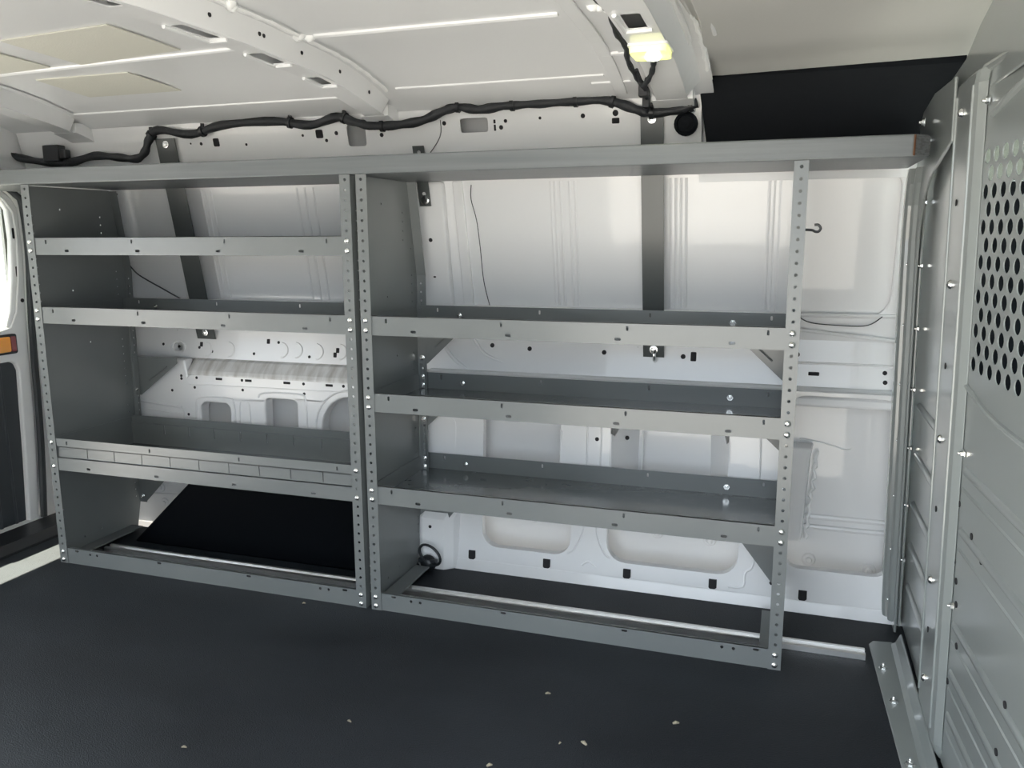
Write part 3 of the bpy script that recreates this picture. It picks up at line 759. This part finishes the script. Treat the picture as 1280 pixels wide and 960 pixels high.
# wing sheet between wall and centre column
k = MB(); k.plate([(-.20, .03), (.30, .03), (.30, 1.0), (.31, 1.19), (.27, 1.26), (-.20, 1.27)], [], Fb(2.446), .003)
wing = k.build('wing_panel', BULK, bk)
k = MB()
for z in (.612, .492, .372, .268, .162):
    k.tube([(2.450 + bx(z) - BO.x, .225 - BO.y, z), (2.446 + bx(z) - BO.x, .20 - BO.y, z + .002), (2.446 + bx(z) - BO.x, -.12 - BO.y, z + .008)], [.004, .009, .009], 10)
k.build('pressed_rib', BULK, wing)
# edge flange that follows the wall, swelling into the top corner
k = MB()
out = [(.330, .012), (.372, .03), (.382, .10), (.382, .40), (.384, .80), (.380, 1.0), (.350, 1.10), (.340, 1.165), (.308, 1.212), (.308, 1.262), (.27, 1.290), (.12, 1.308), (.06, 1.306), (-.12, 1.302),
       (-.12, 1.185), (-.02, 1.165), (.12, 1.135), (.20, 1.09), (.243, 1.02), (.262, .90), (.262, .10), (.262, .012)]
k.plate(out, [], Fb(2.426), .006)
fg = k.build('edge_flange', BULK, bk, .004, 2)
k = MB()
k.sweep([(.386, 2.430), (.384, 2.410), (.378, 2.4045), (.342, 2.4035), (.334, 2.410), (.331, 2.424), (.314, 2.425), (.309, 2.416), (.303, 2.4135), (.293, 2.4135), (.287, 2.418), (.282, 2.430), (.262, 2.436), (.262, 2.440)],
        [.03, .06, .40, .85, 1.0, 1.08, 1.13, 1.164], None, lambda p, q, t: (q + bx(t) - BO.x, p - BO.y + (-.022 if t < .04 else 0) * (1 if p > .33 else 0) - lerp([(1.0, 0), (1.08, .014), (1.13, .034), (1.164, .062)], t), t))
k.build('pressed_rib', BULK, fg, .002)
k = MB(); k.tube([(2.424 + bx(z) - BO.x, y - BO.y + .003, z) for y, z in out[1:7]], .005, 8); k.build('edge_trim', SEAL, fg)
for y, z in ((.328, 1.085), (.332, .940), (.332, .792), (.326, .645), (.318, .50), (.314, .356), (.304, .213), (.296, .075), (.17, 1.255), (.235, 1.222)):
    bolt(fg, (2.4245 if z < 1.05 else 2.417) + bx(z) - BO.x, (.322 if z < 1.05 else y) - BO.y, z, TOWARD_X, NUT)
for y, z in ((.245, 1.085), (.25, .940), (.25, .792), (.25, .645), (.25, .50), (.25, .356), (.25, .213)):
    bolt(fg, 2.440 + bx(z) - BO.x, y - BO.y, z, TOWARD_X, NUT, s=.8)
# centre column: hat section
k = MB()
k.sweep([(-.104, 2.446), (-.120, 2.434), (-.130, 2.430), (-.285, 2.430), (-.300, 2.434), (-.318, 2.4463)], [.030, .06, .10, 1.20, 1.262, 1.282], None,
        lambda p, q, t: (q + bx(t) - BO.x + (.010 if t < .05 else .0) , p - BO.y - (.02 if t > 1.27 else 0), t))
colm = k.build('centre_column', BULK, bk, .004, 2)
k = MB(); k.tube([(2.4305 + bx(z) - BO.x, -.134 - BO.y, z) for z in (.08, 1.26)], .0035, 8); k.tube([(2.4305 + bx(z) - BO.x, -.282 - BO.y, z) for z in (.08, 1.26)], .0035, 8)
k.build('pressed_rib', BULK, colm)
for z in (1.226, .922, .629, .345, .136): bolt(colm, 2.4295 + bx(z) - BO.x, -.195 - BO.y, z, TOWARD_X, s=1.15)
for z in (1.07, .77, .49, .24):
    k = MB(); k.lathe([(.006, 0), (.006, .0012)], Matrix.Translation((2.4295 + bx(z) - BO.x, -.195 - BO.y, z)) @ TOWARD_X, 10); k.build('column_hole_shade', HOLE_SHADE, colm)  # dark disc on the column, painting a hole's inner shade
# centre panel, slightly splayed, with the perforated window
def Fc(off=0.0): return lambda a, b, c: (2.443 + off + bx(b) + .072 * (-.27 - a) + c - BO.x, a - BO.y, b)
holes = []
r0 = 1.140
for i in range(13):
    z = r0 - .0287 * i
    for j in range(14):
        y = -.336 - .0455 * j - (.023 if i % 2 else 0)
        if y < -.93: continue
        holes.append(circ(y, z, .0158, 14, .0128))
k = MB()
k.plate(rect(-.96, .76, -.305, 1.165), holes, Fc(), .002)
pw = k.build('mesh_window', BULK, bk)
k = MB()
k.plate([(-1.34, .03), (-.31, .03), (-.30, 1.285), (-1.34, 1.285)], [rect(-.955, .765, -.312, 1.16)], Fc(.0008), .003)
cp = k.build('centre_panel', BULK, bk)
k = MB()
def crib(y0, z0, y1, z1, r=.011):
    F = Fc(); k.tube([F(y0 + .015, z0, .010), F(y0, z0, .007), F(y1, z1, .007)], [.008, r, r], 14)
    k.tube([F(y0 + .01, z0 - .035, .004), F(y1, z1 - .035, .004)], .005, 8)
for z in (.606, .495, .317, .223, .139): crib(-.335, z, -1.25, z)
F = Fc()
k.tube(smoothpts([F(-.35, 1.205, 0), F(-.60, 1.245, 0), F(-.95, 1.25, 0)]), .006, 8); k.tube(smoothpts([F(-.30, .755, 0), F(-.50, .725, 0), F(-.95, .72, 0)]), .005, 8)
k.tube([F(-.75, .03, .004), F(-.75, .50, .004)], .012, 10)
k.tube([F(-.30, 1.283, 0), F(-1.34, 1.283, 0)], .008, 8)
k.build('pressed_rib', BULK, cp)
k = MB()
for y, z in ((-.305, .56), (-.315, .54), (-.31, .43), (-.33, .40), (-.40, .51), (-.46, .49), (-.34, .36), (-.36, .29), (-.32, .20), (-.62, .33), (-.60, .24), (-.64, .22)):
    k = MB(); k.plate(circ(y, z, .006, 10), [], lambda a, b, c: F(a, b, -.001 + c), .002); k.build('panel_hole_shade', HOLE_SHADE, cp)  # dark disc on the sheet, hole shade painted rather than cut
for z in (.635, .35, 1.229): bolt(cp, F(-.325, z, 0)[0], -.325 - BO.y, z, TOWARD_X, NUT, s=.9)
# angled top flange up to the headliner
k = MB(); k.plate([(.10, 1.25), (.10, 1.318), (-.084, 1.336), (-.20, 1.372), (-.294, 1.392), (-.44, 1.425), (-1.34, 1.425), (-1.34, 1.25)], [], Fb(2.447), .006); k.build('top_flange', BULK, bk, .004)
# floor flange
k = MB()
k.plate([(2.374, .195), (2.385, .215), (2.43, .222), (2.450, .19), (2.450, -1.36), (2.43, -1.36)], [], lambda a, b, c: (a - BO.x, b - BO.y, .0045 - c), .004)
k.sweep([(2.425, .004), (2.436, .012), (2.446, .035), (2.450, .035), (2.450, .004)], -1.36, .21, lambda p, q, t: (p - BO.x, t - BO.y, q))
ff = k.build('floor_flange', BULK, bk, .002)
for x, y in ((2.396, .075), (2.403, -.072), (2.408, -.30)): bolt(ff, x - BO.x, y - BO.y, .0045, Matrix(), NUT, s=1.15)

# ------------------------------------------------------------------ track, ring, hook, wheel cover, crumbs
k = MB()
sec = [(.112, 0), (.112, .013), (.117, .015), (.123, .015), (.124, .009), (.137, .009), (.138, .015), (.146, .015), (.147, .012), (.153, .012), (.154, .006), (.158, .006), (.158, 0)]
k.sweep(sec, .05, 2.36, lambda p, q, t: (t, p, q + .0003))
trk = k.build('cargo_track', ALU); tag(trk, 'bright aluminium cargo track on the floor running under both shelving units', 'track')
ring = empty('tie_down_ring', (1.135, .300, .03)); tag(ring, 'black tie-down ring hanging on the white pillar foot beside the cargo track', 'tie-down ring')
k = MB(); k.lathe([(.026, 0), (.026, .010), (.018, .022), (.008, .026)], Matrix.Translation((-.006, 0, -.006)) @ FACE_CAM, 18); k.box(-.034, -.022, -.002, .028, -.008, .012)
k.build('ring_base', BLACK, ring, .003)
k = MB(); k.tube([(.008 + .034 * math.cos(t_), -.024 - .004 * math.sin(t_), .028 + .034 * math.sin(t_) * .92 - .010 * math.cos(t_)) for t_ in [2 * PI * q / 26 for q in range(26)]], .0042, 8, closed=True)
k.build('ring', BLACK, ring)
k = MB(); k.tube(smoothpts([(2.164, .006, 1.024), (2.180, .004, 1.023), (2.186, 0, 1.020), (2.193, 0, 1.020), (2.197, 0, 1.027), (2.192, 0, 1.034), (2.184, 0, 1.034)], 4), .0028, 8)
hk = k.build('wire_hook', BLACK); tag(hk, 'small black wire hook sticking out of the right-hand shelving post', 'hook')
k = MB()
k.sweep([(.070, 0), (.375, .285), (1.03, .285), (1.03, 0)], [.215, .235, .352], None, lambda p, q, t: (p + (0 if t > .22 else .008), t, q * (1 if t > .22 else .985)))
wc = k.build('wheel_well_cover', GLOSSB, None, .008, 3); tag(wc, 'black wheel well cover with a sloping edge under the divider tray', 'wheel cover')
k = MB()
for x, y in ((1.027, -.683), (1.672, -.267), (1.746, -.437), (1.792, -.422), (1.96, -.294), (1.634, -.548), (.893, -.03), (1.3, -.5), (1.9, -.5)):
    r = random.uniform(.003, .006); a = random.uniform(0, 3)
    k.tube([(x - r * 1.5 * math.cos(a), y - r * math.sin(a), .002), (x, y, .004), (x + r * 1.5 * math.cos(a), y + r * math.sin(a), .002)], [r * .4, r * .7, r * .3], 6)
cr = k.build('crumbs', CRUMB); tag(cr, 'scattered pale crumbs of dirt on the black rubber mat', 'dirt', kind='stuff')

# ------------------------------------------------------------------ light
wd = bpy.data.worlds.new('sky'); SC.world = wd; wd.use_nodes = True
nt = wd.node_tree; bg = nt.nodes['Background']
bg.inputs['Color'].default_value = (.82, .91, 1.0, 1); bg.inputs['Strength'].default_value = 3.3
sun = bpy.data.lights.new('sun', 'SUN'); sun.energy = 60.0; sun.angle = .009; sun.color = (1, .95, .86)
so = bpy.data.objects.new('sun', sun); COL.objects.link(so)
dirv = Vector((.36 * math.cos(.30), -.36 * math.sin(.30), -1)).normalized()
so.rotation_euler = dirv.to_track_quat('-Z', 'Y').to_euler()

# ------------------------------------------------------------------ camera
cam = bpy.data.cameras.new('camera'); cam.sensor_fit = 'HORIZONTAL'; cam.sensor_width = 36
cam.lens = 36 * 1036.0 / 1280; cam.clip_start = .02
co = bpy.data.objects.new('camera', cam); COL.objects.link(co)
a_, b_, c_ = .3219, -.1791, .0056
R = Matrix.Rotation(a_, 3, 'Z') @ Matrix.Rotation(b_, 3, 'X') @ Matrix.Rotation(c_, 3, 'Y')
right_, fwd, up_ = R @ Vector((1, 0, 0)), R @ Vector((0, 1, 0)), R @ Vector((0, 0, 1))
M4 = Matrix((right_, up_, -fwd)).transposed().to_4x4(); M4.translation = (2.1395, -1.9119, 1.0186)
co.matrix_world = M4
SC.camera = co
SC.view_settings.view_transform = 'Standard'; SC.view_settings.look = 'None'
SC.view_settings.gamma = 1; SC.view_settings.use_curve_mapping = False
SC.view_settings.exposure = 0.55
SC.cycles.use_denoising = True
SC.cycles.max_bounces = 12; SC.cycles.diffuse_bounces = 8; SC.cycles.transparent_max_bounces = 12
SC.cycles.sample_clamp_indirect = 6
